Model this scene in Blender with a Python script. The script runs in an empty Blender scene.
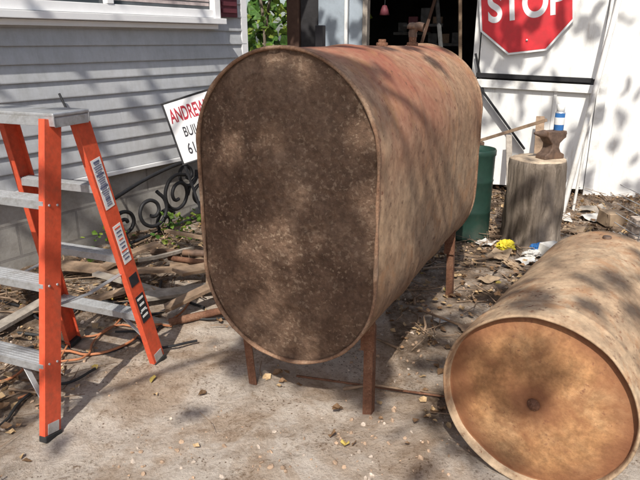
import bpy, bmesh, math, random
from mathutils import Vector, Matrix, Euler, noise
random.seed(7)
R=random.random
def U(a,b): return a+(b-a)*random.random()
scene=bpy.context.scene
col=scene.collection
# ---------------------------------------------------------------- materials
class NT:
    def __init__(s,name):
        s.m=bpy.data.materials.new(name); s.m.use_nodes=True
        s.t=s.m.node_tree; s.b=s.t.nodes['Principled BSDF']; s.tc=s.t.nodes.new('ShaderNodeTexCoord')
    def n(s,t,**k):
        x=s.t.nodes.new(t)
        for a,v in k.items(): setattr(x,a,v)
        return x
    def l(s,a,b): s.t.links.new(a,b)
    def map(s,scale=(1,1,1),rot=(0,0,0),src=None):
        m=s.n('ShaderNodeMapping'); m.inputs['Scale'].default_value=scale; m.inputs['Rotation'].default_value=rot
        s.l(src or s.tc.outputs['Object'],m.inputs['Vector']); return m.outputs[0]
    def noise(s,scale,detail=6,rough=.6,vec=None,dist=0):
        x=s.n('ShaderNodeTexNoise'); x.inputs['Scale'].default_value=scale; x.inputs['Detail'].default_value=detail
        x.inputs['Roughness'].default_value=rough; x.inputs['Distortion'].default_value=dist
        s.l(vec or s.tc.outputs['Object'],x.inputs['Vector']); return x.outputs['Fac']
    def ramp(s,fac,stops):
        x=s.n('ShaderNodeValToRGB'); e=x.color_ramp.elements
        while len(e)<len(stops): e.new(.5)
        for i,(p,c) in enumerate(stops):
            e[i].position=p
            if not isinstance(c,(tuple,list)): c=(c,c,c)
            e[i].color=(c[0],c[1],c[2],1)
        s.l(fac,x.inputs[0]); return x.outputs[0]
    def mix(s,fac,a,b,mode='MIX'):
        x=s.n('ShaderNodeMix',data_type='RGBA',blend_type=mode)
        if isinstance(fac,(int,float)): x.inputs[0].default_value=fac
        else: s.l(fac,x.inputs[0])
        for i,v in ((6,a),(7,b)):
            if isinstance(v,(tuple,list)): x.inputs[i].default_value=(v[0],v[1],v[2],1)
            else: s.l(v,x.inputs[i])
        return x.outputs[2]
    def col(s,c):
        if isinstance(c,(tuple,list)): s.b.inputs['Base Color'].default_value=(c[0],c[1],c[2],1)
        else: s.l(c,s.b.inputs['Base Color'])
    def bump(s,h,dist=.005,strength=1):
        x=s.n('ShaderNodeBump'); x.inputs['Distance'].default_value=dist; x.inputs['Strength'].default_value=strength
        s.l(h,x.inputs['Height']); s.l(x.outputs[0],s.b.inputs['Normal'])
    def rm(s,rough,metal=0,spec=None):
        s.b.inputs['Roughness'].default_value=rough; s.b.inputs['Metallic'].default_value=metal
        if spec is not None: s.b.inputs['Specular IOR Level'].default_value=spec
        return s.m
def simple(name,c,rough=.7,metal=0,var=.25,scale=12,bump=.001,spec=.3,dirt=None):
    t=NT(name)
    f=t.noise(scale,4,.65)
    lo=tuple(v*(1-var) for v in c); hi=tuple(min(1,v*(1+var)) for v in c)
    k=t.ramp(f,[(.3,lo),(.7,hi)])
    if dirt:
        g=t.ramp(t.noise(scale*.35,6,.75),[(.5,0),(.68,1)])
        k=t.mix(g,k,dirt)
    t.col(k)
    if bump: t.bump(t.noise(scale*4,4,.7),bump)
    return t.rm(rough,metal,spec)
def rustmat(name,c1,c2,c3,fl=(.3,.22,.15),sc=3,streak=None,bump=.004,rough=.85,flthr=.6,red=None,flamt=1,smix=.7,extra=None):
    t=NT(name)
    a=t.noise(sc,8,.68,dist=.4)
    k=t.ramp(a,[(.32,c1),(.5,c2),(.68,c3)])
    b=t.ramp(t.noise(sc*14,6,.7),[(.38,(.62,.60,.58)),(.64,(1.25,1.22,1.18))])
    k=t.mix(.75,k,b,'MULTIPLY')
    f=t.ramp(t.noise(sc*22,4,.6),[(flthr,0),(flthr+.07,flamt)])
    f2=t.ramp(t.noise(sc*1.7,4,.6),[(.4,.15),(.6,1)])
    f3=t.mix(1,f,f2,'MULTIPLY')
    k=t.mix(f3,k,fl)
    if streak:
        v=t.map(streak)
        s_=t.ramp(t.noise(4,7,.7,vec=v),[(.33,(.62,.58,.55)),(.65,(1.22,1.2,1.17))])
        k=t.mix(smix,k,s_,'MULTIPLY')
    if red:
        sp=t.n('ShaderNodeSeparateXYZ'); t.l(t.tc.outputs['Object'],sp.inputs[0])
        mr=t.n('ShaderNodeMapRange'); mr.inputs[1].default_value=red[1]; mr.inputs[2].default_value=red[2]; t.l(sp.outputs[2],mr.inputs[0])
        r_=t.ramp(t.noise(1.9,6,.65,dist=.5),[(.40,.15),(.6,1)])
        mm=t.mix(1,mr.outputs[0],r_,'MULTIPLY')
        k=t.mix(mm,k,t.mix(.75,k,red[0]))
    if extra: k=extra(t,k)
    t.col(k)
    t.bump(t.mix(.5,t.noise(sc*12,8,.75),t.noise(sc*3,5,.6)),bump)
    return t.rm(rough,0,.2)
M={}
M['tank_end']=rustmat('rust_scale',(.085,.050,.034),(.155,.098,.067),(.22,.148,.105),fl=(.37,.27,.19),sc=3.2,bump=.018,flthr=.55,flamt=.6)
def weld(t,k):
    o=t.ramp(t.noise(5,8,.75,dist=.6),[(.53,0),(.63,.6)]); k=t.mix(o,k,(.36,.185,.09))
    d=t.ramp(t.noise(30,5,.7),[(.60,0),(.68,.7)]); return t.mix(d,k,(.12,.06,.04))
M['tank_side']=rustmat('rust_side',(.27,.165,.10),(.37,.245,.155),(.46,.335,.225),fl=(.17,.09,.06),sc=1.5,streak=(5,5,.5),bump=.004,red=((.30,.085,.055),.8,1.25),smix=.45,extra=weld)
M['rim']=rustmat('rust_rim',(.15,.08,.05),(.28,.17,.11),(.42,.30,.21),sc=9,bump=.003)
M['leg']=rustmat('rust_leg',(.11,.05,.032),(.18,.088,.055),(.25,.14,.09),sc=8,bump=.003)
M['cyl_side']=rustmat('cyl_side',(.31,.20,.125),(.45,.33,.22),(.58,.465,.33),fl=(.24,.12,.07),sc=1.6,streak=(2,2,2),bump=.003,smix=.35,extra=weld)
def facex(t,k):
    sp=t.n('ShaderNodeVectorMath',operation='LENGTH'); m=t.map((1,1,0)); t.l(m,sp.inputs[0])
    ad=t.n('ShaderNodeMath',operation='ADD'); t.l(sp.outputs['Value'],ad.inputs[0])
    nm=t.n('ShaderNodeMath',operation='MULTIPLY'); t.l(t.noise(9,6,.6),nm.inputs[0]); nm.inputs[1].default_value=.12; t.l(nm.outputs[0],ad.inputs[1])
    r_=t.ramp(ad.outputs[0],[(.05,.85),(.11,.7),(.16,.15),(.25,.0),(.30,.5),(.35,.9)])
    k=t.mix(r_,k,(.22,.09,.048))
    d=t.ramp(t.noise(7,8,.75,dist=.5),[(.49,0),(.63,.7)]); k=t.mix(d,k,(.28,.125,.06))
    return k
M['cyl_face']=rustmat('cyl_face',(.32,.155,.07),(.45,.245,.115),(.58,.37,.20),fl=(.25,.12,.07),sc=3.0,bump=.004,extra=facex)
M['iron']=simple('cast_iron',(.15,.10,.075),.6,.3,.4,25,.001,dirt=(.23,.14,.09))
M['black']=simple('black_iron',(.02,.02,.022),.55,0,.3,20,.0005)
M['rubber']=simple('rubber',(.03,.03,.03),.6)
M['orange']=simple('fiberglass_orange',(.66,.10,.045),.5,0,.15,30,.0004,dirt=(.45,.095,.05))
M['alu']=simple('aluminium',(.52,.53,.54),.42,.55,.15,30,.0004,dirt=(.34,.33,.31))
M['white']=simple('white_paint',(.74,.74,.72),.6,0,.08,8,.0008,dirt=(.5,.48,.44))
M['whiteclean']=simple('white_vinyl',(.8,.8,.8),.45,0,.04,8,.0003)
M['label']=simple('label_white',(.75,.75,.73),.5,0,.05,30,0)
M['labelblack']=simple('label_black',(.03,.03,.035),.5)
M['labelink']=simple('label_ink',(.12,.13,.2),.5)
M['maroon']=simple('shutter_maroon',(.12,.03,.04),.6)
M['glass']=simple('window_glass',(.05,.06,.07),.06,0,.3,2,0,spec=.6)
M['curtain']=simple('curtain',(.5,.42,.4),.9,0,.3,9,.002)
M['wood']=simple('weathered_wood',(.28,.195,.13),.85,0,.45,9,.003,dirt=(.12,.085,.065))
M['woodgrey']=simple('grey_wood',(.34,.30,.255),.85,0,.4,9,.003,dirt=(.17,.14,.11))
M['brownpipe']=simple('brown_post',(.09,.05,.035),.8)
M['green']=simple('green_drum',(.018,.045,.033),.42,0,.3,6,.0006,dirt=(.05,.06,.045))
M['red']=simple('sign_red',(.60,.035,.045),.4,0,.12,6,.0003,dirt=(.46,.04,.045))
M['signwhite']=simple('sign_white',(.78,.78,.78),.4,0,.05,6,0)
M['redtext']=simple('text_red',(.38,.02,.04),.5,0,.05,6,0)
M['blacktext']=simple('text_black',(.03,.03,.04),.5,0,.05,6,0)
M['bluegrey']=simple('bluegrey_metal',(.33,.38,.43),.5,.1,.15,5,.001,dirt=(.24,.26,.28))
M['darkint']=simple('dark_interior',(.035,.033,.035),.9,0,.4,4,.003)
M['greydark']=simple('dusty_grey',(.10,.10,.10),.9,0,.4,14,.002)
M['blue']=simple('blue_plastic',(.04,.16,.42),.4)
M['yellow']=simple('yellow_plastic',(.6,.5,.04),.5)
M['paper']=simple('paper',(.60,.58,.54),.8,0,.2,20,.001)
M['cardboard']=simple('cardboard',(.36,.26,.17),.85,0,.2,14,.001)
M['pvc']=simple('pvc',(.68,.67,.64),.45,0,.1,6,.0002,dirt=(.45,.42,.37))
M['endgrain']=simple('endgrain',(.50,.40,.29),.85,0,.35,10,.003,dirt=(.25,.18,.13))
M['hose']=simple('orange_cord',(.42,.17,.08),.6)
M['roof']=simple('roof_shingle',(.09,.085,.08),.9)
t=NT('bark'); rv=t.noise(14,8,.75,vec=t.map((1,1,.16)),dist=.3)
t.col(t.mix(.6,t.ramp(rv,[(.36,(.10,.08,.062)),(.5,(.24,.195,.155)),(.66,(.36,.30,.245))]),t.ramp(t.noise(5,6,.7),[(.35,(.7,.68,.65)),(.65,(1.15,1.15,1.15))]),'MULTIPLY')); t.bump(rv,.03); M['bark']=t.rm(.92,0,.1)
t=NT('vinyl_siding')
k=t.ramp(t.noise(1.3,6,.6),[(.3,(.41,.425,.445)),(.7,(.50,.51,.525))])
g=t.ramp(t.noise(3,8,.75,vec=t.map((5,5,.8))),[(.45,(1,1,1)),(.75,(.76,.74,.70))])
k=t.mix(.7,k,g,'MULTIPLY')
g2=t.ramp(t.noise(9,8,.8),[(.35,(.88,.87,.85)),(.6,(1.03,1.03,1.03))])
k=t.mix(.8,k,g2,'MULTIPLY')
t.col(k); t.bump(t.noise(60,4,.5,vec=t.map((.3,.3,1))),.0006); M['siding']=t.rm(.55,0,.3)
t=NT('concrete_block')
sp=t.n('ShaderNodeSeparateXYZ'); t.l(t.tc.outputs['Object'],sp.inputs[0]); cb=t.n('ShaderNodeCombineXYZ')
t.l(sp.outputs[0],cb.inputs[0]); t.l(sp.outputs[2],cb.inputs[1])
br=t.n('ShaderNodeTexBrick'); t.l(cb.outputs[0],br.inputs['Vector']); br.inputs['Scale'].default_value=1
br.inputs['Brick Width'].default_value=.4; br.inputs['Row Height'].default_value=.2; br.inputs['Mortar Size'].default_value=.008
br.inputs['Color1'].default_value=(.42,.40,.37,1); br.inputs['Color2'].default_value=(.36,.345,.32,1); br.inputs['Mortar'].default_value=(.28,.265,.25,1)
g=t.ramp(t.noise(4,8,.7),[(.35,(.55,.51,.46)),(.65,(1.1,1.1,1.1))])
t.col(t.mix(.85,br.outputs[0],g,'MULTIPLY'))
hh=t.mix(.5,t.noise(50,6,.7),br.outputs['Fac']); t.bump(hh,-.004); M['block']=t.rm(.9,0,.15)
t=NT('door_white_paint')
k=t.ramp(t.noise(2,6,.6),[(.3,(.70,.70,.68)),(.7,(.82,.82,.80))])
g=t.ramp(t.noise(5,9,.8,vec=t.map((3,3,.5))),[(.54,0),(.72,.7)])
k=t.mix(g,k,(.50,.46,.40))
t.col(k); t.bump(t.noise(40,6,.6),.0015); M['door']=t.rm(.6,0,.25)
# ground: pale trodden dirt
t=NT('dirt_ground')
k=t.ramp(t.noise(1.9,10,.72,dist=.6),[(.34,(.40,.28,.19)),(.45,(.62,.49,.38)),(.56,(.80,.70,.60))])
b=t.ramp(t.noise(17,10,.82),[(.36,(.62,.54,.47)),(.52,(1.05,1.05,1.05))])
k=t.mix(.8,k,b,'MULTIPLY')
cr=t.ramp(t.noise(60,6,.75),[(.52,0),(.60,1)]); cm_=t.ramp(t.noise(2.6,8,.72,dist=.3),[(.46,.05),(.60,.95)])
k=t.mix(t.mix(1,cr,cm_,'MULTIPLY'),k,(.26,.17,.105))
v=t.n('ShaderNodeTexVoronoi'); v.inputs['Scale'].default_value=55; t.l(t.tc.outputs['Object'],v.inputs['Vector'])
sp_=t.ramp(v.outputs['Distance'],[(.14,1),(.24,0)])
msk=t.ramp(t.noise(3.3,5,.6),[(.47,0),(.60,1)])
k=t.mix(t.mix(1,sp_,msk,'MULTIPLY'),k,(.24,.16,.105))
at=t.n('ShaderNodeAttribute',attribute_name='litter')
lt=t.ramp(t.noise(11,8,.8),[(.36,(.085,.058,.04)),(.52,(.20,.14,.095)),(.70,(.40,.30,.22))])
brk=t.ramp(t.noise(6,8,.8),[(.38,0),(.62,1)])
# litter * (0.35 + 1.3*breakup), zero where there is no litter
mt=t.n('ShaderNodeMath',operation='MULTIPLY_ADD'); t.l(brk,mt.inputs[0]); mt.inputs[1].default_value=1.5; mt.inputs[2].default_value=.3
ma=t.n('ShaderNodeMath',operation='MULTIPLY'); ma.use_clamp=True; t.l(mt.outputs[0],ma.inputs[0]); t.l(at.outputs['Fac'],ma.inputs[1])
k=t.mix(ma.outputs[0],k,lt)
t.col(k); t.bump(t.mix(.5,t.noise(30,10,.82),t.noise(9,6,.65)),.05); M['ground']=t.rm(.95,0,.1)
def leafmat(name,c,tr=.35):
    t=NT(name); f=t.noise(6,2,.5)
    k=t.ramp(f,[(.35,tuple(x*.6 for x in c)),(.65,tuple(min(1,x*1.35) for x in c))]); t.col(k); t.rm(.55,0,.25)
    if tr==0: return t.m
    tl=t.n('ShaderNodeBsdfTranslucent'); t.l(k,tl.inputs[0]); mx=t.n('ShaderNodeMixShader'); mx.inputs[0].default_value=tr
    out=[n for n in t.t.nodes if n.type=='OUTPUT_MATERIAL'][0]
    t.l(t.b.outputs[0],mx.inputs[1]); t.l(tl.outputs[0],mx.inputs[2]); t.l(mx.outputs[0],out.inputs[0]); return t.m
M['leafA']=leafmat('leaf_green',(.13,.23,.035)); M['leafB']=leafmat('leaf_yellowgreen',(.34,.44,.08),.5); M['leafC']=leafmat('leaf_dark',(.05,.11,.02),0)
M['leafO']=leafmat('leaf_shade',(.06,.12,.025),0)
M['dryA']=leafmat('dry_leaf_brown',(.20,.12,.065),0); M['dryB']=leafmat('dry_leaf_tan',(.40,.28,.155),0); M['dryC']=leafmat('dry_leaf_yellow',(.55,.42,.12),0)
M['stone']=simple('stone',(.48,.40,.33),.9,0,.4,20,.002)
M['clod']=simple('clod',(.37,.26,.18),.95,0,.4,20,.002)
# ---------------------------------------------------------------- helpers
def grp(name,loc=(0,0,0)):
    e=bpy.data.objects.new(name,None); e.location=loc; e.empty_display_size=.1; col.objects.link(e); return e
def fin(ob,parent):
    if parent is not None:
        ob.parent=parent; ob.matrix_parent_inverse=Matrix.Translation(-Vector(parent.location))
    return ob
def mesh(name,vs,fs,mats,parent=None,smooth=False,mi=None,mw=None):
    me=bpy.data.meshes.new(name); me.from_pydata([tuple(v) for v in vs],[],fs); me.update()
    if not isinstance(mats,(list,tuple)): mats=[mats]
    for m in mats: me.materials.append(m)
    if mi: me.polygons.foreach_set('material_index',mi)
    if smooth: me.polygons.foreach_set('use_smooth',[True]*len(me.polygons))
    ob=bpy.data.objects.new(name,me); col.objects.link(ob)
    if mw is not None: ob.matrix_world=mw
    return fin(ob,parent)
def bevel(ob,w,seg=2):
    m=ob.modifiers.new('b','BEVEL'); m.width=w; m.segments=seg; m.limit_method='ANGLE'; return ob
def box(name,size,loc,mat,parent=None,rot=(0,0,0),bv=.003,mw=None):
    x,y,z=[s/2 for s in size]
    vs=[(-x,-y,-z),(x,-y,-z),(x,y,-z),(-x,y,-z),(-x,-y,z),(x,-y,z),(x,y,z),(-x,y,z)]
    fs=[(0,3,2,1),(4,5,6,7),(0,1,5,4),(1,2,6,5),(2,3,7,6),(3,0,4,7)]
    m=Matrix.Translation(Vector(loc))@Euler(rot).to_matrix().to_4x4()
    if mw is not None: m=mw@m
    ob=mesh(name,vs,fs,mat,parent,mw=m)
    if bv: bevel(ob,min(bv,min(size)*.3))
    return ob
def frame(p,q,up=(0,0,1)):
    p=Vector(p);q=Vector(q);z=(q-p).normalized();u=Vector(up)
    if abs(z.dot(u))>.98:u=Vector((0,1,0))
    x=u.cross(z).normalized();y=z.cross(x)
    m=Matrix((x,y,z)).transposed().to_4x4(); m.translation=(p+q)/2; return m,(q-p).length
def beam(name,p,q,w,d,mat,parent=None,up=(0,0,1),bv=.002):
    m,L=frame(p,q,up); return box(name,(w,d,L),(0,0,0),mat,parent,bv=bv,mw=m)
def lathe(name,prof,mat,parent=None,mw=None,n=40,smooth=True,wob=0,mi=None,seed=0,fine=0):
    vs=[];fs=[];idx=[]
    for i,(r,z) in enumerate(prof):
        for j in range(n):
            a=2*math.pi*j/n
            rr=r*(1+wob*noise.noise(Vector((math.cos(a)*1.5+seed,math.sin(a)*1.5,z*3)))) if wob else r
            if fine: rr*=1+fine*noise.noise(Vector((math.cos(a)*7+seed,math.sin(a)*7,z*4)))
            vs.append((rr*math.cos(a),rr*math.sin(a),z))
    for i in range(len(prof)-1):
        for j in range(n):
            k=(j+1)%n; fs.append((i*n+j,i*n+k,(i+1)*n+k,(i+1)*n+j)); idx.append(mi[i] if mi else 0)
    return mesh(name,vs,fs,mat,parent,smooth,idx,mw)
def rod(name,p,q,r,mat,parent=None,n=16,r2=None):
    m,L=frame(p,q); r2=r if r2 is None else r2
    return lathe(name,[(0.0001,-L/2),(r*.9,-L/2),(r,-L/2+r*.15),(r2,L/2-r2*.15),(r2*.9,L/2),(.0001,L/2)],mat,parent,m,n)
def tube(name,pts,r,mat,parent=None,cyc=False,res=4):
    c=bpy.data.curves.new(name,'CURVE'); c.dimensions='3D'; c.bevel_depth=r; c.bevel_resolution=3; c.resolution_u=res
    s=c.splines.new('BEZIER'); s.bezier_points.add(len(pts)-1)
    for b,p in zip(s.bezier_points,pts):
        b.co=p; b.handle_left_type=b.handle_right_type='AUTO'
    s.use_cyclic_u=cyc; c.materials.append(mat)
    ob=bpy.data.objects.new(name,c); col.objects.link(ob); return fin(ob,parent)
def text(name,body,size,mat,parent,mw,ext=.001,bold=0,al='CENTER'):
    c=bpy.data.curves.new(name,'FONT'); c.body=body; c.size=size; c.extrude=ext; c.offset=bold; c.align_x=al; c.align_y='CENTER'
    c.materials.append(mat); ob=bpy.data.objects.new(name,c); col.objects.link(ob); ob.matrix_world=mw; return fin(ob,parent)
def leaves(name,items,mats,parent=None):
    vs=[];fs=[];mi=[]
    for p,s,m,flat in items:
        if flat: e=Euler((U(-.5,.5),U(-.5,.5),U(0,6.28)))
        else: e=Euler((U(-1.3,1.3),U(-1.3,1.3),U(0,6.28)))
        r=e.to_matrix(); b=len(vs); w=U(.28,.42)
        cu=U(.05,.35); tw=U(-.25,.25)
        for q in ((0,-.5,cu*.4),(w,-.12,cu+tw),(w*.75,.22,cu*.9),(0,.55,cu*.3+tw),(-w*.75,.22,cu*.9-tw),(-w,-.12,cu),(0,0,0)):
            vs.append(Vector(p)+r@(Vector(q)*s))
        for a,c_ in ((0,1),(1,2),(2,3),(3,4),(4,5),(5,0)): fs.append((b+6,b+a,b+c_)); mi.append(m)
    return mesh(name,vs,fs,mats,parent,False,mi)
# ---------------------------------------------------------------- camera / light
H=1.36
cam=bpy.data.cameras.new('camera'); co=bpy.data.objects.new('camera',cam); col.objects.link(co)
co.location=(0,0,H); co.rotation_euler=(math.radians(90-18.4),0,0); cam.lens=33.75; cam.sensor_width=36; cam.clip_end=1000; cam.clip_start=.02
scene.camera=co
S=Vector((-.12,-.66,.74)).normalized()
el=math.asin(S.z); az=math.atan2(S.x,S.y)
w=bpy.data.worlds.new('World'); scene.world=w; w.use_nodes=True
sk=w.node_tree.nodes.new('ShaderNodeTexSky'); sk.sky_type='NISHITA'; sk.sun_disc=False; sk.sun_elevation=el; sk.sun_rotation=az; sk.dust_density=2.5
bg=w.node_tree.nodes['Background']; w.node_tree.links.new(sk.outputs[0],bg.inputs[0]); bg.inputs[1].default_value=.15
sl=bpy.data.lights.new('sun','SUN'); sl.energy=5; sl.angle=math.radians(.53); sl.color=(1,.95,.87)
so=bpy.data.objects.new('sun',sl); col.objects.link(so); so.rotation_euler=S.to_track_quat('Z','Y').to_euler()
scene.view_settings.view_transform='Standard'; scene.view_settings.look='None'; scene.view_settings.exposure=0
# ---------------------------------------------------------------- ground
WA=Vector((-.61,5.15,0)); wd=Vector((-.56,-.83,0)).normalized(); wn=Vector((.83,-.56,0)).normalized()
def walldist(x,y): return (Vector((x,y,0))-WA).dot(wn)
def axis(lo,hi,st,far):
    a=[];v=lo
    while v<hi: a.append(v); v+=st
    a.append(hi); o=[];d=st;v=hi
    while v<far: d*=1.35; v+=d; o.append(v)
    p=[];d=st;v=lo
    while v>-far: d*=1.35; v-=d; p.append(v)
    return p[::-1]+a+o
def gh(x,y):
    h=.014*noise.noise(Vector((x*2.2,y*2.2,0)))+.012*noise.noise(Vector((x*7,y*7,3)))+.008*noise.noise(Vector((x*19,y*19,5)))
    dw=walldist(x,y)
    if -.3<dw<1.2 and y<5.3: h+=.06*max(0,1-dw/1.0)*(.6+.6*noise.noise(Vector((x*3,y*3,7))))
    if y>3.6: h+=.02*min(1,(y-3.6))*noise.noise(Vector((x*3,y*3,1)))
    return h
def litter(x,y):
    dw=walldist(x,y); v=0
    v=max(v,min(1,1.3-dw/1.0)) if y<6 else v
    v=max(v,min(.9,(y-2.9)/1.2))
    if x>.35: v=max(v,min(.75,(y-1.85)/.8))
    if x<-.95: v=max(v,min(.7,(-.95-x)*2.2))
    v+= .7*noise.noise(Vector((x*2.3,y*2.3,9)))
    if x>-.9 and x<.4 and y<2.1: v*=.35
    return max(0,min(1,v))
xs=axis(-2.6,3.2,.02,300); ys=axis(1.2,6.0,.02,300)
vs=[(x,y,gh(x,y) if abs(x)<30 and abs(y)<30 else 0) for y in ys for x in xs]
nx=len(xs); fs=[(j*nx+i,j*nx+i+1,(j+1)*nx+i+1,(j+1)*nx+i) for j in range(len(ys)-1) for i in range(nx-1)]
g=mesh('ground',vs,fs,M['ground'],None,True)
at=g.data.attributes.new('litter','FLOAT','POINT'); at.data.foreach_set('value',[litter(v[0],v[1]) for v in vs])
# ---------------------------------------------------------------- house
hs=grp('clapboard_house',WA)
Lw=7.0; zs=.53; zt=3.13
def siding(name,p0,d,L,nrm,z0,z1,c=.1):
    vs=[];fs=[];n=int(round((z1-z0)/c))
    for i in range(n):
        za=z0+i*c; zb=za+c
        cuts=[0]; x=U(1.2,3.4)
        while x<L: cuts.append(x); x+=3.6
        cuts.append(L)
        for s0,s1 in zip(cuts[:-1],cuts[1:]):
            b=len(vs); o=U(0,.0016); dz=U(-.001,.001); nn=8
            for k_ in range(nn+1):
                s=s0+(s1-s0)*k_/nn; wv=.0012*noise.noise(Vector((s*2,i*3.1,0))); q=p0+d*s
                vs+=[q+nrm*.002+Vector((0,0,za)), q+nrm*(.016+o+wv)+Vector((0,0,za+dz)), q+nrm*(.0165+o+wv)+Vector((0,0,za+.006)), q+nrm*(.010+o+wv)+Vector((0,0,za+c*.5)),q+nrm*.002+Vector((0,0,zb))]
            for kk in range(nn):
                for k_ in range(4): a0=b+kk*5+k_; fs.append((a0,a0+1,a0+6,a0+5))
    return mesh(name,vs,fs,M['siding'],hs)
end=-wn
siding('siding_front',WA,wd,Lw,wn,zs,zt)
back=-wd
siding('siding_end',WA,end,5.0,back,zs,zt)
rz=math.atan2(wd.y,wd.x)
mid=WA+wd*(Lw/2)-wn*2.5
box('wall_core',(Lw-.01,4.98,zt-zs-.01),(mid.x,mid.y,(zs+zt)/2),M['siding'],hs,(0,0,rz),0)
box('foundation',(Lw-.06,4.94,zs+.3),(mid.x,mid.y,(zs-.3)/2),M['block'],hs,(0,0,rz),0)
q_=WA+wn*-.02+back*-.02
box('corner_trim',(.075,.075,zt-zs+.02),(q_.x,q_.y,(zs+zt)/2),M['whiteclean'],hs,(0,0,rz),.004)
def W(s,o,z):
    p=WA+wd*s+wn*o; return (p.x,p.y,z)
def wbox(n,s0,s1,o0,o1,z0,z1,m,bv=.003):
    return box(n,(s1-s0,o1-o0,z1-z0),W((s0+s1)/2,(o0+o1)/2,(z0+z1)/2),m,hs,(0,0,rz),bv)
wbox('sill_strip',0,Lw,.0,.03,zs-.03,zs-.002,M['whiteclean'])
wbox('window_sill',.34,2.36,.017,.12,1.475,1.515,M['whiteclean'])
wbox('window_apron',.38,2.32,.017,.07,1.44,1.473,M['whiteclean'])
wbox('window_jamb_1',.37,.43,.017,.09,1.517,2.55,M['whiteclean'])
wbox('window_jamb_2',2.27,2.33,.017,.09,1.517,2.55,M['whiteclean'])
wbox('window_head',.35,2.35,.017,.10,2.552,2.62,M['whiteclean'])
wbox('window_rail',.432,2.268,.03,.075,1.519,1.575,M['whiteclean'])
wbox('window_mullion',1.32,1.37,.03,.08,1.577,2.55,M['whiteclean'])
wbox('window_glass',.432,2.268,.03,.038,1.577,2.55,M['glass'],0)
for i in range(12): wbox('blind_slat_%d'%i,.44,1.315,.040,.0405+.004*(i%2),1.60+i*.03,1.622+i*.03,M['curtain'],0)
wbox('shutter',.13,.33,.017,.045,1.53,2.62,M['maroon'])
for i in range(20): wbox('shutter_slat_%d'%i,.15,.31,.045,.056,1.56+i*.05,1.59+i*.05,M['maroon'],.002)
vs=[W(-.3,.35,3.08),W(Lw+.3,.35,3.08),W(Lw+.3,-2.5,4.3),W(-.3,-2.5,4.3),W(-.3,-5.35,3.08),W(Lw+.3,-5.35,3.08)]
vs2=[(v[0],v[1],v[2]+.12) for v in vs]
mesh('roof',vs+vs2,[(0,1,2,3),(3,2,5,4),(6,9,8,7),(9,10,11,8),(0,6,7,1),(4,5,11,10),(0,3,9,6),(3,4,10,9),(1,7,8,2),(2,8,11,5)],M['roof'],hs)
mesh('gable_1',[W(-.002,0,zt),W(-.002,-5,zt),W(-.002,-2.5,4.25)],[(0,1,2)],M['siding'],hs)
mesh('gable_2',[W(Lw,0,zt),W(Lw,-5,zt),W(Lw,-2.5,4.25)],[(0,1,2)],M['siding'],hs)
# ---------------------------------------------------------------- shed
sq=Vector((1.8,5.6,0)); sh=grp('garage_shed',sq)
SM=Matrix.Translation(sq)@Matrix.Rotation(math.radians(-15),4,'Z')
def sb(n,s0,s1,d0,d1,z0,z1,m,bv=.004,rot=(0,0,0),par=None):
    return box(n,(s1-s0,d1-d0,z1-z0),((s0+s1)/2,(d0+d1)/2,(z0+z1)/2),m,par or sh,rot,bv,SM)
sb('left_post',-2.19,-2.07,-.02,.12,-.1,2.5,M['brownpipe'])
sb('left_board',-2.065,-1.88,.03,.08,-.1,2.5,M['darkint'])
sb('panel_bluegrey',-1.875,-1.62,-.02,.04,-.1,2.5,M['bluegrey'])
sb('panel_edge',-1.615,-1.585,-.05,.04,-.1,2.5,M['white'])
sb('panel_bluegrey_2',-1.58,-1.45,-.01,.04,-.1,2.5,M['bluegrey'])
sb('jamb_left',-1.445,-1.40,-.04,.10,-.1,2.2,M['woodgrey'])
sb('jamb_right',-.42,-.37,-.03,.10,-.1,2.2,M['door'])
sb('lintel',-1.445,3.5,-.03,.12,2.205,2.5,M['door'])
sb('wall_right',.66,3.5,0,.12,-.1,2.2,M['door'])
sb('wall_side_left',-2.19,-2.11,.125,3.4,-.1,2.5,M['woodgrey'])
sb('wall_side_right',3.42,3.5,.125,3.4,-.1,2.5,M['door'])
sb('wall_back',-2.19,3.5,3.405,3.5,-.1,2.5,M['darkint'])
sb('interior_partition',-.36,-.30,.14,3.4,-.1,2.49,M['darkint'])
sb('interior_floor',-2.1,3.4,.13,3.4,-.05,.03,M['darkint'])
sb('roof_slab',-2.5,3.8,-.25,3.8,2.505,2.62,M['roof'])
for i,(s,d,z) in enumerate([(-1.2,.9,.9),(-.8,1.2,1.3),(-1.0,1.0,1.50),(-.6,.8,.7),(-1.15,1.3,1.42)]):
    sb('shelf_%d'%i,s-.2,s+.22,d,d+.3,z,z+.03,M['greydark'])
    for k_ in range(3):
        a=s-.15+k_*.13; sb('shelf_box_%d_%d'%(i,k_),a,a+.1,d+.02,d+.2,z+.031,z+.031+U(.06,.16),random.choice([M['greydark'],M['maroon'],M['wood'],M['greydark']]))
beam('leaning_pole',SM@Vector((-1.3,.5,0)),SM@Vector((-.75,.6,2.1)),.04,.03,M['brownpipe'],sh)
beam('leaning_pole_2',SM@Vector((-.55,.4,0)),SM@Vector((-.9,.7,2.2)),.03,.03,M['greydark'],sh)
beam('leaning_pole_3',SM@Vector((-.46,.25,0)),SM@Vector((-.62,.3,2.2)),.03,.03,M['wood'],sh)
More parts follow.
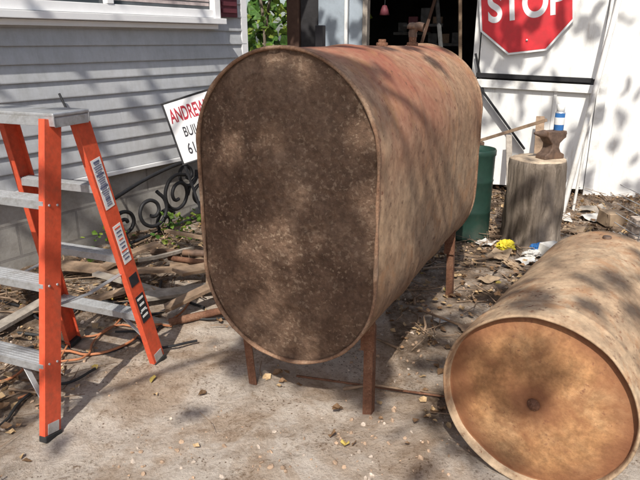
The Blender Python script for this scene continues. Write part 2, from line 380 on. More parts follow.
# canister and hook hanging just inside the doorway
lathe('hanging_lamp',[(.001,.06),(.02,.055),(.035,.02),(.05,-.03),(.001,-.035)],M['maroon'],sh,SM@Matrix.Translation((-1.28,.2,1.62)),20)
tube('hanging_wire',[SM@Vector((-1.28,.2,1.66)),SM@Vector((-1.27,.2,1.9)),SM@Vector((-1.28,.2,2.3))],.004,M['black'],sh)
sb('door_upper',-.36,.65,-.06,-.02,1.04,2.18,M['door'])
sb('door_lower',-.36,.65,-.06,-.02,.06,.985,M['door'])
sb('door_gap',-.36,.65,-.045,-.025,.985,1.04,M['darkint'],0)
for i,s in enumerate((-.33,.30,.60)):
    sb('door_batten_%d'%i,s,s+.028,-.072,-.0605,.08,.94,M['white'])
beam('door_rail',SM@Vector((-.37,-.085,.995)),SM@Vector((.66,-.085,.955)),.03,.07,M['white'],sh,up=(0,0,1))
beam('door_strap',SM@Vector((-.38,-.085,1.065)),SM@Vector((.60,-.085,1.03)),.02,.04,M['black'],sh,up=(0,0,1))
beam('door_brace',SM@Vector((-.39,-.12,1.02)),SM@Vector((.10,-.12,.42)),.05,.02,M['black'],sh)
beam('door_brace_2',SM@Vector((-.40,-.08,1.25)),SM@Vector((-.30,-.08,.9)),.02,.02,M['black'],sh)
sb('wall_trim',.66,.74,-.03,-.002,-.05,2.2,M['white'])
for i in range(4): sb('wall_batten_%d'%i,1.2+i*.6,1.24+i*.6,-.02,-.002,-.05,2.2,M['white'])
ssn=grp('stop_sign',SM@Vector((0,-.10,1.63)))
m0=SM@Matrix.Translation((-.01,-.10,1.64))@Matrix.Rotation(math.radians(-7),4,'Y')@Matrix.Rotation(math.radians(90),4,'X')
def octo(r,z):
    R8=r/math.cos(math.pi/8); return [(R8*math.cos(math.pi/8+i*math.pi/4),R8*math.sin(math.pi/8+i*math.pi/4),z) for i in range(8)]
def plate(n,r,z0,z1,m):
    v=octo(r,z0)+octo(r,z1); f=[tuple(range(7,-1,-1)),tuple(range(8,16))]+[(i,(i+1)%8,8+(i+1)%8,8+i) for i in range(8)]
    return mesh(n,v,f,m,ssn,mw=m0)
plate('sign_border',.385,0,.003,M['signwhite']); plate('sign_face',.368,.0031,.0055,M['red'])
text('sign_text','STOP',.34,M['signwhite'],ssn,m0@Matrix.Translation((0,.01,.0065))@Matrix.Scale(.78,4,(1,0,0)),.0008,.010)
rod('bolt_1',m0@Vector((0,.28,.004)),m0@Vector((0,.28,.014)),.009,M['alu'],ssn); rod('bolt_2',m0@Vector((0,-.28,.004)),m0@Vector((0,-.28,.014)),.009,M['alu'],ssn)
# ---------------------------------------------------------------- oil tank
th=math.radians(26); a=Vector((math.sin(th),math.cos(th),0)); r=Vector((math.cos(th),-math.sin(th),0)); C=Vector((-.125,2.0,0)); up=Vector((0,0,1))
tk=grp('oil_tank',(C+a*.76+up*.78))
hw=.345; zb=.22; ztp=1.34; Lt=1.52
def obr(N=96):
    out=[]; st=(ztp-zb)-2*hw; per=2*math.pi*hw+2*st; zc1=zb+hw; zc2=ztp-hw
    for i in range(N):
        s=per*i/N; ar=math.pi*hw
        if s<st: x,z=hw,zc1+s
        elif s<st+ar: t_=(s-st)/hw; x,z=hw*math.cos(t_),zc2+hw*math.sin(t_)
        elif s<2*st+ar: x,z=-hw,zc2-(s-st-ar)
        else: t_=math.pi+(s-2*st-ar)/hw; x,z=hw*math.cos(t_),zc1+hw*math.sin(t_)
        out.append((x,z))
    return out
def T(x,d,z): return C+r*x+a*d+up*z
N=128; prof=obr(N); vs=[];fs=[]
Ls=[0]+[i*Lt/90 for i in range(1,90)]+[Lt]
for d in Ls:
    for (x,z) in prof:
        n_=noise.noise(Vector((x*3,d*3,z*3)))*.006+noise.noise(Vector((x*1.2+5,d*1.5,z*1.3)))*.009+noise.noise(Vector((x*9,d*9,z*9)))*.0018
        s_=1+(n_)/.4*(1 if .02<d<Lt-.02 else 0)
        for wl in (.5,1.02):
            if abs(d-wl)<.012: s_+=.009
        vs.append(T(x*s_,d,.78+(z-.78)*s_))
for i in range(len(Ls)-1):
    for j in range(N):
        k=(j+1)%N; fs.append((i*N+j,i*N+k,(i+1)*N+k,(i+1)*N+j))
mesh('tank_shell',vs,fs,M['tank_side'],tk,True)
def cap(name,d0,sgn,mat):
    vs=[];fs=[];ks=[1.0]+[.985-.985*i/70 for i in range(70)]+[.004]
    for k in ks:
        for (x,z) in prof:
            xx=x*k; zz=.78+(z-.78)*k
            bulge=.03*(1-k**3)
            b=-.006+bulge+ (.010*noise.noise(Vector((xx*4,zz*4,sgn)))+.006*noise.noise(Vector((xx*14,zz*14,sgn)))+.006*noise.noise(Vector((xx*38,zz*38,sgn))))*(1 if k<.98 else 0)
            vs.append(T(xx,d0-sgn*b,zz))
    for i in range(len(ks)-1):
        for j in range(N):
            q=(j+1)%N; fs.append((i*N+j,i*N+q,(i+1)*N+q,(i+1)*N+j))
    mesh(name,vs,fs,mat,tk,True)
cap('tank_end_front',.0,1,M['tank_end']); cap('tank_end_back',Lt,-1,M['tank_end'])
def rim(name,d):
    vs=[];fs=[];K=8
    for j,(x,z) in enumerate(prof):
        zc=min(max(z,zb+hw),ztp-hw); nv=Vector((x,z-zc)).normalized()
        rr=.0065+.0035*noise.noise(Vector((x*12,z*12,0)))
        for k in range(K):
            t_=2*math.pi*k/K
            vs.append(T(x+nv.x*rr*math.cos(t_),d+rr*1.5*math.sin(t_),z+nv.y*rr*math.cos(t_)))
    for j in range(N):
        q=(j+1)%N
        for k in range(K): l=(k+1)%K; fs.append((j*K+k,q*K+k,q*K+l,j*K+l))
    mesh(name,vs,fs,M['rim'],tk,True)
rim('rim_front',-.002); rim('rim_back',Lt)
def leg(n,x,d,splx=0,spld=0):
    p=T(x,d,.36); q=T(x+splx,d+spld,-.01)
    sg=1 if x>0 else -1
    beam(n+'_web',p,q,.034,.005,M['leg'],tk,up=a,bv=.001)
    beam(n+'_flange',p+r*.0175*sg+a*.014,q+r*.0175*sg+a*.014,.005,.034,M['leg'],tk,up=a,bv=.001)
    beam(n+'_bracket',T(x,d-.004,.40),T(x,d-.006,.26),.055,.006,M['leg'],tk,up=a,bv=.001)
leg('leg_1',.275,.13,.01,-.02); leg('leg_2',-.275,.13,.05,-.02); leg('leg_3',.275,1.32,.01,.02); leg('leg_4',-.275,1.32,-.02,.02)
def flangepipe(n,x,d,h,rad,mush=False):
    b=T(x,d,1.325)
    rod(n+'_collar',b,b+up*.026,rad*1.5,M['leg'],tk)
    rod(n+'_pipe',b+up*.02,b+up*h,rad,M['leg'],tk)
    if mush:
        tube(n+'_elbow',[b+up*(h-.01),b+up*(h+.02)+r*.0,b+up*(h+.04)+r*.02,b+up*(h+.035)+r*.055],rad*1.1,M['iron'],tk)
        lathe(n+'_cap',[(.001,.03),(.016,.028),(.026,.015),(.028,0),(.001,0)],M['iron'],tk,Matrix.Translation(b+up*(h+.03)-r*.004),20)
flangepipe('vent',.02,1.3,.06,.019,True); flangepipe('fill',-.03,1.0,.04,.018)
box('float_gauge',(.03,.03,.085),T(-.03,.35,1.37),M['black'],tk,(0,0,-th))
# ---------------------------------------------------------------- lying cylinder
th2=math.radians(35); a2=Vector((math.sin(th2),math.cos(th2),0)); C2=Vector((.652,1.582,.300)); R2=.298; L2=1.08
cy=grp('pressure_tank',C2+a2*.5)
mx,_=frame(C2,C2+a2*L2); mx.translation=C2
pr=[(.0005,.008),(.012,.008)]+[(.283*i/30,.030*(i/30)**3+(.006 if i<3 else 0)) for i in range(2,31)]+[(.286,.025),(.2875,.008),(.290,.001),(.294,-.001),(.297,.003),(.298,.012)]
nface=30
body=[(.298,.05),(.298,.095),(.3005,.1),(.3015,.106),(.3005,.112),(.298,.117)]+[(.298,.117+i*(L2-.2)/40) for i in range(1,41)]
dome=[(.298*math.cos(t_*math.pi/2/10),L2-.083+.11*math.sin(t_*math.pi/2/10)) for t_ in range(1,10)]+[(.001,L2+.03)]
allp=pr+body+dome; mi=[0]*nface+[1]*(len(allp)-1-nface)
ob=lathe('tank_body',allp,[M['cyl_face'],M['cyl_side']],cy,mx,96,True,0,mi)
for v in ob.data.vertices:
    c=v.co.copy(); rr=math.hypot(c.x,c.y)
    if rr>.285:
        dn=abs(.012*noise.noise(c*3.1))+.0015*noise.noise(c*13)+.003*noise.noise(c*5)
        v.co.x*=1-dn/rr; v.co.y*=1-dn/rr
    if c.z<.05 and rr<.285: v.co.z+=.005*noise.noise(c*8)+.002*noise.noise(c*26)
lathe('centre_boss',[(.001,.012),(.007,.012),(.009,.009),(.0095,.002),(.018,.001),(.021,-.006)],M['leg'],cy,Matrix.Translation(C2)@frame(C2,C2-a2)[0].to_3x3().to_4x4(),24)
rod('neck',C2+a2*(L2+.01),C2+a2*(L2+.12),.04,M['iron'],cy); rod('side_port',C2+a2*.9+up*.275,C2+a2*.9+up*.305,.017,M['iron'],cy)
# ---------------------------------------------------------------- step ladder
ld=grp('step_ladder',(-.95,2.1,0))
f_=Vector((.219,.549,0)).normalized(); lft=Vector((-f_.y,f_.x,0))
FR=Vector((-.965,1.83,.0)); BR=Vector((-.713,2.365,.0))
ap=(FR+BR)/2; ap.z=1.10
topR_f=ap+lft*.045-f_*.065; topR_b=ap+lft*.045+f_*.065
topR_f.z=topR_b.z=1.105
FL=FR+lft*.50; BL=BR+lft*.50
topL_f=topR_f+lft*.37; topL_b=topR_b+lft*.37
def crail(n,p,q,inn):
    d=(q-p).normalized(); m,L=frame(p,q,f_)
    s=1 if (m.to_3x3()@Vector((1,0,0))).dot(inn)>0 else -1
    box(n+'_web',(.005,.074,L),(0,0,0),M['orange'],ld,bv=.001,mw=m)
    for y in (-.0345,.0345): box(n+'_flange%d'%(y>0),(.022,.005,L),(s*.0136,y,0),M['orange'],ld,bv=.001,mw=m)
    box(n+'_shoe',(.034,.078,.024),(s*.008,0,-L/2+.006),M['rubber'],ld,bv=.004,mw=m)
    box(n+'_shoe_plate',(.003,.05,.04),(-s*.0045,0,-L/2+.04),M['alu'],ld,bv=.001,mw=m)
    return m,L,s
m1=crail('rail_front_right',FR,topR_f,lft); m2=crail('rail_front_left',FL,topL_f,-lft)
m3=crail('rail_back_right',BR,topR_b,lft); m4=crail('rail_back_left',BL,topL_b,-lft)
def step(n,pa,qa,pb,qb,z,dep):
    t_=z/1.105; A=pa.lerp(qa,t_); B=pb.lerp(qb,t_)
    m,L=frame(A,B,(0,0,1)); box(n+'_tread',(dep,.004,L-.008),(0,0,0),M['alu'],ld,bv=.0008,mw=m)
    for x in (-dep/2,dep/2): box(n+'_lip%d'%(x>0),(.003,.028,L-.008),(x,-.0125,0),M['alu'],ld,bv=.0005,mw=m)
    for i in range(5): box(n+'_rib%d'%i,(.003,.003,L-.02),(-dep/2+dep*(i+.8)/5.6,.003,0),M['alu'],ld,bv=0,mw=m)
for i,z in enumerate((.28,.56,.84)): step('step_front_%d'%i,FR,topR_f,FL,topL_f,z,.078)
for i,z in enumerate((.26,.54,.84)): step('step_back_%d'%i,BR,topR_b,BL,topL_b,z,.06)
cm,_=frame((topR_f+topR_b)/2-lft*.025,(topL_f+topL_b)/2+lft*.025)
Lc=.42
box('top_cap',(.17,.014,Lc),(0,.017,0),M['alu'],ld,bv=.004,mw=cm)
box('top_cap_skirt1',(.005,.032,Lc),(.082,-.004,0),M['alu'],ld,bv=.001,mw=cm); box('top_cap_skirt2',(.005,.032,Lc),(-.082,-.004,0),M['alu'],ld,bv=.001,mw=cm)
box('top_cap_end1',(.158,.032,.005),(0,-.008,-Lc/2+.004),M['alu'],ld,bv=.001,mw=cm); box('top_cap_end2',(.158,.032,.005),(0,-.008,Lc/2-.004),M['alu'],ld,bv=.001,mw=cm)
for s_,(A,B,Cc,D) in enumerate(((FR,topR_f,BR,topR_b),(FL,topL_f,BL,topL_b))):
    P=A.lerp(B,.42); Q=Cc.lerp(D,.42); mid_=(P+Q)/2-up*.02; o=lft*(.02 if s_==0 else -.02)
    beam('spreader_%d_a'%s_,P+o,mid_+o,.02,.004,M['alu'],ld); beam('spreader_%d_b'%s_,mid_+o*1.2,Q+o*1.2,.02,.004,M['alu'],ld)
beam('brace_front',FR.lerp(topR_f,.08)+lft*.01,FR.lerp(topR_f,.25)+lft*.16,.02,.004,M['alu'],ld); beam('brace_front_2',FL.lerp(topL_f,.08)-lft*.01,FL.lerp(topL_f,.25)-lft*.16,.02,.004,M['alu'],ld)
beam('brace_back',BR.lerp(topR_b,.08)+lft*.01,BR.lerp(topR_b,.235)+lft*.16,.02,.004,M['alu'],ld)
def lab(n,mL,zc,h,wd_,mat,off=0,extra=0):
    m,L,s=mL; return box(n,(.0012,wd_,h),(-s*(.0032+extra),off,zc),mat,ld,bv=0,mw=m)
lab('label_1',m3,.30,.20,.052,M['label']); lab('label_2',m3,.04,.17,.045,M['label']); lab('label_3',m3,-.27,.13,.05,M['labelblack']); lab('label_4',m3,-.13,.05,.05,M['labelblack'])
for i in range(22): lab('ink_%d'%i,m3,.388-i*.0083,.0028 if i%6 else .008,U(.022,.044),M['labelink'],0,.0012)
for i in range(9): lab('ink_b_%d'%i,m3,.112-i*.017,U(.004,.009),U(.02,.036),M['labelink'] if i%3 else M['orange'],0,.0012)
for i in range(4): lab('ink_c_%d'%i,m3,-.222-i*.028,.010,U(.02,.04),M['label'],0,.0012)
for mL,nn in ((m1,'a'),(m3,'b')):
    m,L,s=mL
    for i,z in enumerate((.28,.56,.84)):
        for y in (-.018,.018):
            rod('rivet_%s_%d_%d'%(nn,i,y>0),m@Vector((-s*.002,y,-L/2+z)),m@Vector((-s*.006,y,-L/2+z)),.0045,M['alu'],ld,10)
# ---------------------------------------------------------------- yard sign
P0=Vector((-1.05,4.1,.95)); ex=Vector((.90,.16,.27)).normalized(); ey=Vector((-.143,.06,.384)); ey=(ey-ex*ey.dot(ex)).normalized(); ez=ex.cross(ey)
ysg=grp('contractor_sign',P0)
Mb=Matrix((ex,ey,ez)).transposed().to_4x4(); bw,bh=.60,.41
Mb.translation=P0+ex*bw/2-ey*bh/2
box('sign_board',(bw,bh,.012),(0,0,0),M['signwhite'],ysg,mw=Mb)
for n_,sx,sy,px,py in (('frame_top',bw+.03,.012,0,bh/2+.0063),('frame_bottom',bw+.03,.012,0,-bh/2-.0063),('frame_left',.012,bh,-bw/2-.0063,0),('frame_right',.012,bh,bw/2+.0063,0)):
    box(n_,(sx,sy,.022),(px,py,0),M['black'],ysg,mw=Mb)
for i,x in enumerate((-bw/2-.0,bw/2)):
    p=Mb@Vector((x,-bh/2-.016,0)); q=p-ey*(.46 if i==0 else .6); q.z=max(q.z,-.02); beam('stake_%d'%i,p,q,.018,.012,M['black'],ysg)
def stx(n,b,x,y,s,m,cx=1,bo=.0015): text(n,b,s,M[m],ysg,Mb@Matrix.Translation((x,y,.0072))@Matrix.Scale(cx,4,(1,0,0)),.0005,bo,'LEFT')
stx('text_name','ANDREW D.A.',-.285,.11,.13,'redtext',.44,.003); stx('text_trade','BUILDING & ROOFING',-.235,-.01,.095,'blacktext',.55); stx('text_phone','616-5500',-.245,-.125,.105,'blacktext',.6)
# ---------------------------------------------------------------- stump + anvil + can
sp0=Vector((1.49,4.05,0)); stp=grp('tree_stump',sp0)
pro=[(.235,-.05),(.225,.0),(.21,.03),(.205,.06),(.2,.1)]+[(.195-.0002*i,.13+.02*i) for i in range(22)]+[(.186,.575),(.183,.595),(.172,.603),(.1,.606),(.001,.607)]
lathe('stump_body',pro,[M['bark'],M['endgrain']],stp,Matrix.Translation(sp0),96,True,.14,[0]*(len(pro)-4)+[1]*3,3,fine=.07)
an=grp('anvil',sp0+Vector((0,0,.6)))
prf=[(-.085,0),(.085,0),(.085,.028),(.05,.045),(.032,.075),(.035,.105),(.065,.13),(.085,.14),(.085,.185),(-.075,.185),(-.075,.15),(-.055,.125),(-.032,.10),(-.032,.07),(-.05,.045),(-.085,.028)]
am=Matrix.Translation(sp0+Vector((.06,-.03,.605)))@Matrix.Rotation(math.radians(25),4,'Z')
n_=len(prf); v=[(x,-.045,z) for x,z in prf]+[(x,.045,z) for x,z in prf]
ob=mesh('anvil_body',v,[tuple(range(n_)),tuple(range(2*n_-1,n_-1,-1))]+[(i+n_,(i+1)%n_+n_,(i+1)%n_,i) for i in range(n_)],M['iron'],an,mw=am); bevel(ob,.006)
rod('horn',am@Vector((-.07,0,.165)),am@Vector((-.16,0,.178)),.03,M['iron'],an,r2=.008); rod('clamp_screw',am@Vector((.085,0,.16)),am@Vector((.12,0,.16)),.014,M['iron'],an)
cn=grp('spray_can',sp0+Vector((.09,0,.79))); cmx=Matrix.Translation(sp0+Vector((.10,-.02,.79)))
lathe('can_body',[(.001,0),(.03,0),(.032,.004),(.032,.115),(.028,.125),(.02,.128)],[M['blue'],M['alu']],cn,cmx,24,True,0,[1,1,0,1,1])
lathe('can_cap',[(.024,.128),(.026,.13),(.026,.165),(.022,.17),(.001,.17)],M['label'],cn,cmx,24)
lathe('can_label',[(.0323,.04),(.0325,.042),(.0325,.085),(.0323,.087)],M['label'],cn,cmx,24)
gd=grp('green_drum',(1.08,4.16,0))
lathe('drum',[(.001,.0),(.14,.0),(.146,.01),(.146,.03),(.14,.04),(.139,.2),(.143,.21),(.139,.22),(.139,.42),(.143,.43),(.139,.44),(.14,.6),(.146,.61),(.146,.64),(.14,.65),(.132,.645),(.13,.62),(.001,.615)],M['green'],gd,Matrix.Translation((1.08,4.16,.0)),48)
hm=grp('sledgehammer',(1.3,4.3,.5)); beam('handle',(1.12,4.35,.66),(1.50,4.02,.86),.028,.022,M['wood'],hm); box('head',(.06,.14,.06),(1.12,4.35,.64),M['iron'],hm,(0,0,.6),.008)
pv=grp('pvc_pipe',(2.5,5.2,0)); rod('pipe',(1.99,4.75,0),(2.50,5.30,2.0),.022,M['pvc'],pv)
rod('pipe_2',(2.12,4.85,0),(2.43,5.33,1.9),.012,M['pvc'],pv)
bd=grp('timber_board',(1.9,5,0)); beam('board',(1.80,4.85,0),(1.95,5.38,.72),.07,.02,M['wood'],bd)
bd2=grp('timber_board.001',(2.2,5,0)); beam('board',(1.62,4.95,0),(1.70,5.42,.55),.05,.02,M['woodgrey'],bd2)
st=grp('garden_stake',(-1.4,3,0)); rod('stake',(-1.22,3.75,0),(-1.56,3.68,1.06),.007,M['black'],st,8)
wi=grp('wrought_iron_scrolls',W(1.1,.12,0))
def scroll(n,s,z,R_,turn,dirn=1,ph=0,o=.14):
    pts=[]
    for i in range(int(turn*8)+1):
        t_=i/8*2*math.pi; rr=R_*(1-.75*i/(turn*8)); pts.append(W(s+dirn*rr*math.cos(t_+ph),o+.01*math.sin(t_),z+rr*math.sin(t_+ph)))
    tube(n,pts,.013,M['black'],wi)
for i,(s,z,R_,tn,dn,ph) in enumerate([(.72,.26,.14,1.6,1,0),(.98,.30,.15,1.7,-1,1),(1.26,.24,.14,1.5,1,2),(.85,.42,.10,1.4,1,3),(1.12,.12,.10,1.4,-1,.5),(.55,.33,.13,1.5,-1,2),(1.45,.18,.10,1.4,1,.3)]): scroll('scroll_%d'%i,s,z,R_,tn,dn,ph,.12+.03*(i%3))
tube('rail_top',[W(.3,.12,.50),W(.8,.13,.52),W(1.2,.14,.47),W(1.6,.15,.36)],.013,M['black'],wi); tube('rail_low',[W(.3,.16,.06),W(.8,.15,.08),W(1.2,.16,.07),W(1.7,.18,.04)],.011,M['black'],wi)
# ---------------------------------------------------------------- scrap wood pile
sw=grp('scrap_wood_pile',(-.9,3,0))
k=0
def plank(i,x,y,L_,wd_,ang,z,tilt=0,m='wood'):
    vs=[];n=8
    for s in range(n+1):
        t_=s/n-.5; wob=.06*wd_*noise.noise(Vector((i*3.3,s*.7,0))); up_=.012*math.sin(t_*3+i)
        e=U(0,.03) if s in(0,n) else 0
        for (yy,zz) in ((-.5,-.009),(.5,-.009),(.5,.009),(-.5,.009)): vs.append((t_*L_+(e if yy>0 else -e*.5),yy*wd_*(1+wob*3)+wob,zz+up_))
    fs=[(0,1,2,3),(n*4+3,n*4+2,n*4+1,n*4)]
    for s in range(n):
        for c_ in range(4): d_=(c_+1)%4; fs.append((s*4+c_,(s+1)*4+c_,(s+1)*4+d_,s*4+d_))
    m4=Matrix.Translation((x,y,z+gh(x,y)))@Euler((U(-.12,.12),tilt,ang)).to_matrix().to_4x4()
    mesh('plank_%d'%i,vs,fs,M[m],sw,mw=m4)
for x,y,L_,w_,an_,z,ti in [(-.72,3.05,.55,.09,.5,.05,.1),(-.62,2.9,.45,.07,.75,.10,-.08),(-.8,3.3,.7,.08,.2,.07,.06),(-1.0,3.1,.6,.05,-.3,.05,.1),(-.6,3.3,.6,.1,.9,.12,.1),(-1.25,2.95,.5,.06,.6,.04,0),(-1.5,2.7,.6,.07,1.2,.04,0),(-.55,3.6,.8,.09,.3,.05,0),(-1.35,3.3,.5,.12,.1,.06,.15),(-.9,2.75,.35,.04,-.2,.03,.05),(-1.6,3.0,.4,.1,2.0,.08,.2),(-.45,3.15,.4,.13,.35,.14,-.2),(-.95,3.5,.5,.03,1.1,.1,.2),(-.75,3.7,.6,.04,-.4,.12,.1),(-1.15,3.45,.4,.08,.9,.1,-.1)]:
    plank(k,x,y,L_,w_,an_,z,ti,'wood' if k%3 else 'woodgrey'); k+=1
tv=[];tf=[]
def addstick(p,q,r_):
    m,L_=frame(p,q); b=len(tv)
    for z,rr in ((-L_/2,r_),(L_/2,r_*.75)):
        for j in range(5): t_=j*2*math.pi/5; tv.append(m@Vector((rr*math.cos(t_),rr*math.sin(t_),z)))
    for j in range(5): q_=(j+1)%5; tf.append((b+j,b+q_,b+5+q_,b+5+j))
cnt=0
while cnt<1500:
    x=U(-2.2,2.9);y=U(1.4,5.5)
    if walldist(x,y)<.03: continue
    if R()>litter(x,y)**1.3*.95+.01: continue
    an_=U(0,6.28);L_=U(.03,.28)*(1.4 if walldist(x,y)<.9 else 1); z=gh(x,y)+U(.003,.03)
    p=Vector((x,y,z)); p2=p+Vector((math.cos(an_)*L_,math.sin(an_)*L_,U(-.005,.05)))
    if walldist(p2.x,p2.y)<.03: continue
    midp=p+(p2-p)*.5+Vector((U(-.02,.02),U(-.02,.02),U(-.003,.01)))
    r_=U(.0012,.004) if R()<.85 else U(.005,.009); addstick(p,midp,r_); addstick(midp,p2,r_*.75); cnt+=1
mesh('twigs',tv,tf,M['wood'],None,True)
hc=grp('extension_cord',(-1,2.4,0))
def wander(p,q,n,amp,z=.012):
    out=[]
    for i in range(n+1):
        t_=i/n; x=p[0]+(q[0]-p[0])*t_+amp*math.sin(i*1.3)*U(.5,1); y=p[1]+(q[1]-p[1])*t_+amp*math.cos(i*1.7)*U(.5,1); out.append((x,y,gh(x,y)+z+.01*R()))
    return out
tube('cord_1',wander((-1.5,2.1),(-.7,2.75),9,.07),.006,M['hose'],hc); tube('cord_2',wander((-1.6,2.4),(-.6,2.55),10,.09),.006,M['black'],hc)
tube('cord_3',wander((-1.7,2.8),(-.55,2.95),9,.12),.007,M['black'],hc); tube('cord_4',wander((-1.2,2.0),(-1.05,2.9),7,.08),.005,M['hose'],hc)
tube('cord_5',wander((-1.45,2.5),(-.95,3.2),7,.1),.008,M['rubber'],hc); tube('cord_6',wander((-1.3,1.75),(-1.0,2.3),6,.05),.006,M['rubber'],hc)
tube('cord_7',wander((-1.25,2.25),(-.65,3.0),8,.09),.005,M['hose'],hc); tube('cord_8',wander((-1.0,2.6),(-.5,2.8),6,.05),.006,M['rubber'],hc)
ps=grp('scrap_pipes',(-.6,3.4,0)); rod('pipe_1',(-.95,3.55,.06),(-.35,3.2,.12),.017,M['leg'],ps); rod('pipe_2',(-1.1,3.7,.05),(-.5,3.5,.10),.022,M['iron'],ps); rod('pipe_3',(-.75,2.7,.03),(-.4,2.85,.05),.02,M['leg'],ps)
rb0=grp('rebar',(-.1,2.1,0)); rod('bar',(-.1,2.22,.018),(.5,2.06,.02),.005,M['leg'],rb0,8)
rb=grp('rubbish_pile',(1.4,3.8,0))
def crump(n,p,s,m):
    bm=bmesh.new(); bmesh.ops.create_icosphere(bm,subdivisions=4,radius=1)
    for v in bm.verts:
        f=1+.55*noise.noise(v.co*2.6+Vector(p)*5)+.2*noise.noise(v.co*7); v.co=Vector((v.co.x*s[0],v.co.y*s[1],v.co.z*s[2]))*f
    me=bpy.data.meshes.new(n); bm.to_mesh(me); bm.free(); me.materials.append(M[m]); o=bpy.data.objects.new(n,me); o.location=p; o.rotation_euler=(U(-.3,.3),U(-.3,.3),U(0,3)); col.objects.link(o); fin(o,rb)
crump('plastic_bag',(1.26,3.85,.04),(.055,.045,.035),'yellow'); crump('paper_1',(1.40,3.72,.03),(.07,.05,.02),'paper'); crump('paper_2',(1.55,3.65,.03),(.05,.06,.02),'paper'); crump('rag',(1.48,3.82,.03),(.05,.05,.03),'blue')
crump('rag_2',(1.2,3.5,.03),(.06,.04,.02),'cardboard'); crump('can_crushed',(1.72,3.85,.04),(.05,.035,.035),'blue')
def sheet(n,x,y,sx,sy,an_,m):
    vs=[];G=6;e=U(0,50)
    for j in range(G+1):
        for i in range(G+1):
            u=i/G-.5;v=j/G-.5; z=.05*(sx+sy)*noise.noise(Vector((u*2+e,v*2,0)))*2+.01
            vs.append((u*sx+.02*sx*noise.noise(Vector((j+e,i,2)))*3,v*sy,z))
    fs=[(j*(G+1)+i,j*(G+1)+i+1,(j+1)*(G+1)+i+1,(j+1)*(G+1)+i) for j in range(G) for i in range(G)]
    mesh(n,vs,fs,M[m],rb,True,mw=Matrix.Translation((x,y,gh(x,y)+.012))@Matrix.Rotation(an_,4,'Z'))
i=0
for (x,y,sx,sy,an_,m) in [(1.34,3.62,.14,.1,.4,'paper'),(1.18,3.7,.2,.12,1,'cardboard'),(1.6,3.5,.16,.1,.2,'cardboard'),(1.0,3.3,.12,.08,.7,'cardboard'),(.62,2.75,.08,.05,.3,'paper'),(1.9,4.3,.2,.15,.9,'cardboard'),(2.1,4.1,.25,.12,.3,'woodgrey'),(1.75,4.6,.3,.1,.5,'wood'),(.8,2.65,.22,.12,.2,'wood'),(1.25,4.4,.3,.2,.6,'cardboard'),(1.15,3.95,.12,.1,.6,'paper'),(2.2,4.6,.2,.2,.3,'paper'),(1.95,4.6,.2,.1,1.3,'paper'),(-1.2,2.6,.12,.08,.5,'cardboard'),(-.3,3.4,.2,.15,.5,'cardboard'),(1.05,2.9,.1,.1,.5,'cardboard'),(2.3,4.9,.3,.15,.2,'woodgrey'),(1.85,4.9,.2,.12,.8,'cardboard')]:
    sheet('scrap_%d'%i,x,y,sx,sy,an_,m); i+=1
box('carton',(.14,.1,.09),(1.52,3.72,.05),M['paper'],rb,(.1,.05,.5)); box('carton_2',(.16,.12,.1),(2.25,4.45,.06),M['cardboard'],rb,(.1,.05,.2))
wc=grp('wire_crate',(2.35,4.0,0))
for i in range(9):
    x=2.15+i*.06; tube('wire_v%d'%i,[(x,3.85,.02),(x,3.84,.2),(x,3.83,.38)],.003,M['alu'],wc)
for i in range(6):
    z=.03+i*.07; tube('wire_h%d'%i,[(2.15,3.85,z),(2.4,3.845,z),(2.63,3.85,z)],.003,M['alu'],wc); tube('wire_s%d'%i,[(2.15,3.85,z),(2.15,4.0,z),(2.15,4.2,z)],.003,M['alu'],wc)
bk=grp('brick_stack',(2.4,4.3,0))
for i in range(7): box('brick_%d'%i,(.2,.09,.06),(2.3+(i%3)*.2+U(-.02,.02),4.05+U(-.04,.04),.035+.062*(i//3)),M['stone'],bk,(0,0,U(-.3,.3)),.006)
it=[]
for cx,cy_,n in ((-1.0,4.0,60),(-1.35,3.6,40),(-.75,4.4,40)):
    for i in range(n): it.append(((cx+random.gauss(0,.09),cy_+random.gauss(0,.07),U(.02,.22)),U(.025,.06),random.choice([0,0,1,2]),False))
leaves('weeds',it,[M['leafA'],M['leafB'],M['leafC']])
it=[];n=0
while n<5200:
    x=U(-2.3,3.0);y=U(1.1,6)
    if walldist(x,y)<.03: continue
    if R()>litter(x,y)*.95+.008: continue
    m=random.choices([0,1,2],[.62,.365,.015])[0]; it.append(((x,y,gh(x,y)+U(.002,.02)),U(.015,.05),m,True)); n+=1
for (x,y) in ((.09,1.78),(-.7,2.2),(-.98,2.3)): it.append(((x,y,gh(x,y)+.008),U(.04,.05),2,True))
leaves('fallen_leaves',it,[M['dryA'],M['dryB'],M['dryC']])
bm=bmesh.new(); bmesh.ops.create_icosphere(bm,subdivisions=1,radius=1); bv=[v.co.copy() for v in bm.verts]; bf=[[v.index for v in f.verts] for f in bm.faces]; bm.free()
tv=[];tf=[];mi=[]
for i in range(10000):
    x=U(-2.2,2.8);y=U(1.3,5.2)
    if walldist(x,y)<.05 : continue
    if noise.noise(Vector((x*2,y*2,4)))<-.1+.2*R() and litter(x,y)<.5: continue
    s=.0015+.009*R()**3; b=len(tv); e=Euler((U(0,6),U(0,6),U(0,6))).to_matrix(); sc=Vector((U(.7,1.3),U(.7,1.2),U(.4,.8))); mm=1 if R()<.75 else 0
    for v in bv: q=e@Vector((v.x*sc.x,v.y*sc.y,v.z*sc.z))*s*(1+.3*random.random()); tv.append((q.x+x,q.y+y,q.z+gh(x,y)+s*.1))
    for f in bf: tf.append([b+k_ for k_ in f]); mi.append(mm)
mesh('gravel',tv,tf,[M['stone'],M['clod']],None,False,mi)
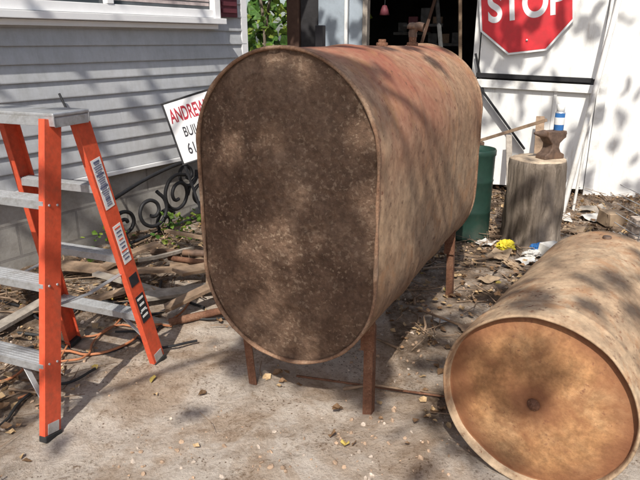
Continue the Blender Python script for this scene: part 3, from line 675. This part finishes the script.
# ---------------------------------------------------------------- vegetation behind
it=[]
for i in range(8000):
    x=U(-4.5,.6); y=U(7.4,10.5); z=U(0,4.2)
    if noise.noise(Vector((x*1.3,y*1.3,z*1.3)))<-.12: continue
    it.append(((x,y,z),U(.07,.15),random.choices([0,1,2],[.25,.68,.07])[0],False))
sbh=grp('shrubbery',(-2,9,0)); leaves('foliage',it,[M['leafA'],M['leafB'],M['leafC']],sbh)
for i in range(14):
    x=U(-4,.4);y=U(7.8,10); tube('stem_%d'%i,[(x,y,-.05),(x+U(-.2,.2),y,1.2),(x+U(-.5,.5),y+U(-.3,.3),3.2)],.02,M['bark'],sbh)
it=[]
for i in range(9000):
    an_=U(0,6.283); rr=U(26,32); x=rr*math.cos(an_); y=rr*math.sin(an_); hgt=4+2.5*noise.noise(Vector((x*.2,y*.2,0)))+1.2*noise.noise(Vector((x*.7,y*.7,0)))
    it.append(((x,y,U(0,hgt)),U(.6,1.1),random.choice([0,1]),False))
leaves('tree_line',it,[M['leafC'],M['leafO']])
# ---------------------------------------------------------------- shade tree behind the viewer
kx,ky=.162,.892
def dens(x,y):
    def reg(x0,x1,y0,y1,s=.12):
        f=lambda v,a_,b_: max(0,min(1,(v-a_)/s+.5))*max(0,min(1,(b_-v)/s+.5))
        return f(x,x0,x1)*f(y,y0,y1)
    d=.32+.5*noise.noise(Vector((x*1.4,y*1.4,20)))
    def setd(v,k_):
        nonlocal d
        d=d*(1-k_)+v*k_
    setd(.02,reg(-1.0,.2,1.1,2.15)); setd(.04,reg(-.85,-.42,1.8,2.7))
    setd(.55,reg(.3,1.1,2.1,3.3)); setd(.4,reg(.28,.6,1.5,2.1))
    setd(.08,reg(.5,1.25,3.2,4.9))             # long side of the oil tank
    setd(.08,reg(.68,1.05,1.3,2.0)); setd(.55,reg(.55,.74,1.85,2.2,.08)); setd(.22,reg(.78,1.7,2.1,3.2))
    setd(.10,reg(-3.5,-.75,4.2,7.5))           # house wall
    setd(.8,reg(1.55,1.98,6.5,7.6)); setd(.25,reg(2.05,4,5.5,8))
    setd(.05,reg(1.2,2.0,4.3,5.0)); setd(0.0,reg(-6,.8,8,14))
    dx,dy=x-C.x,y-C.y; z=(dx*a.x+dy*a.y)/(kx*a.x+ky*a.y); xx=dx*r.x+dy*r.y+.245*z
    if abs(xx)<.37 and .2<z<1.4:
        d=.93
        if -.27<xx<.05 and .3<z<.72: d=.68
        if z>.9 : d=.92
    return max(0,min(.95,d))
it=[];A=9.5*9.5; leafA_=.011
for n in range(26000):
    x=U(-4.5,5);y=U(-.5,9)
    want=-math.log(1-dens(x,y))/leafA_*A/26000*1.0
    if R()>want: continue
    h=U(4.2,6.2); p=Vector((x,y,0))+S*(h/S.z); it.append((p,U(.12,.2),random.choice([0,0,1]),False))
tr=grp('shade_tree',(-4.6,-3.5,0)); leaves('crown',it,[M['leafO'],M['leafC']],tr)
tm=Matrix.Translation((-4.6,-3.5,-.1)); lathe('trunk',[(.34,0),(.26,.3),(.22,1),(.19,2.5),(.15,4),(.1,5.2),(.001,5.6)],M['bark'],tr,tm,24,True,.15)
for i,(x,y,z) in enumerate([(-3.5,-2,5),(-1,1,5.6),(0,-3.3,5.0),(3,1,5.4),(-2.5,.8,5.2),(2.8,-3.3,5.1)]):
    b=Vector((-4.6,-3.5,U(3.0,4.2))); e=Vector((x,y,z)); m_=b.lerp(e,.5)+Vector((0,0,.1))
    tube('branch_%d'%i,[b,m_,e],.02,M['bark'],tr)
print('leaves',len(it))
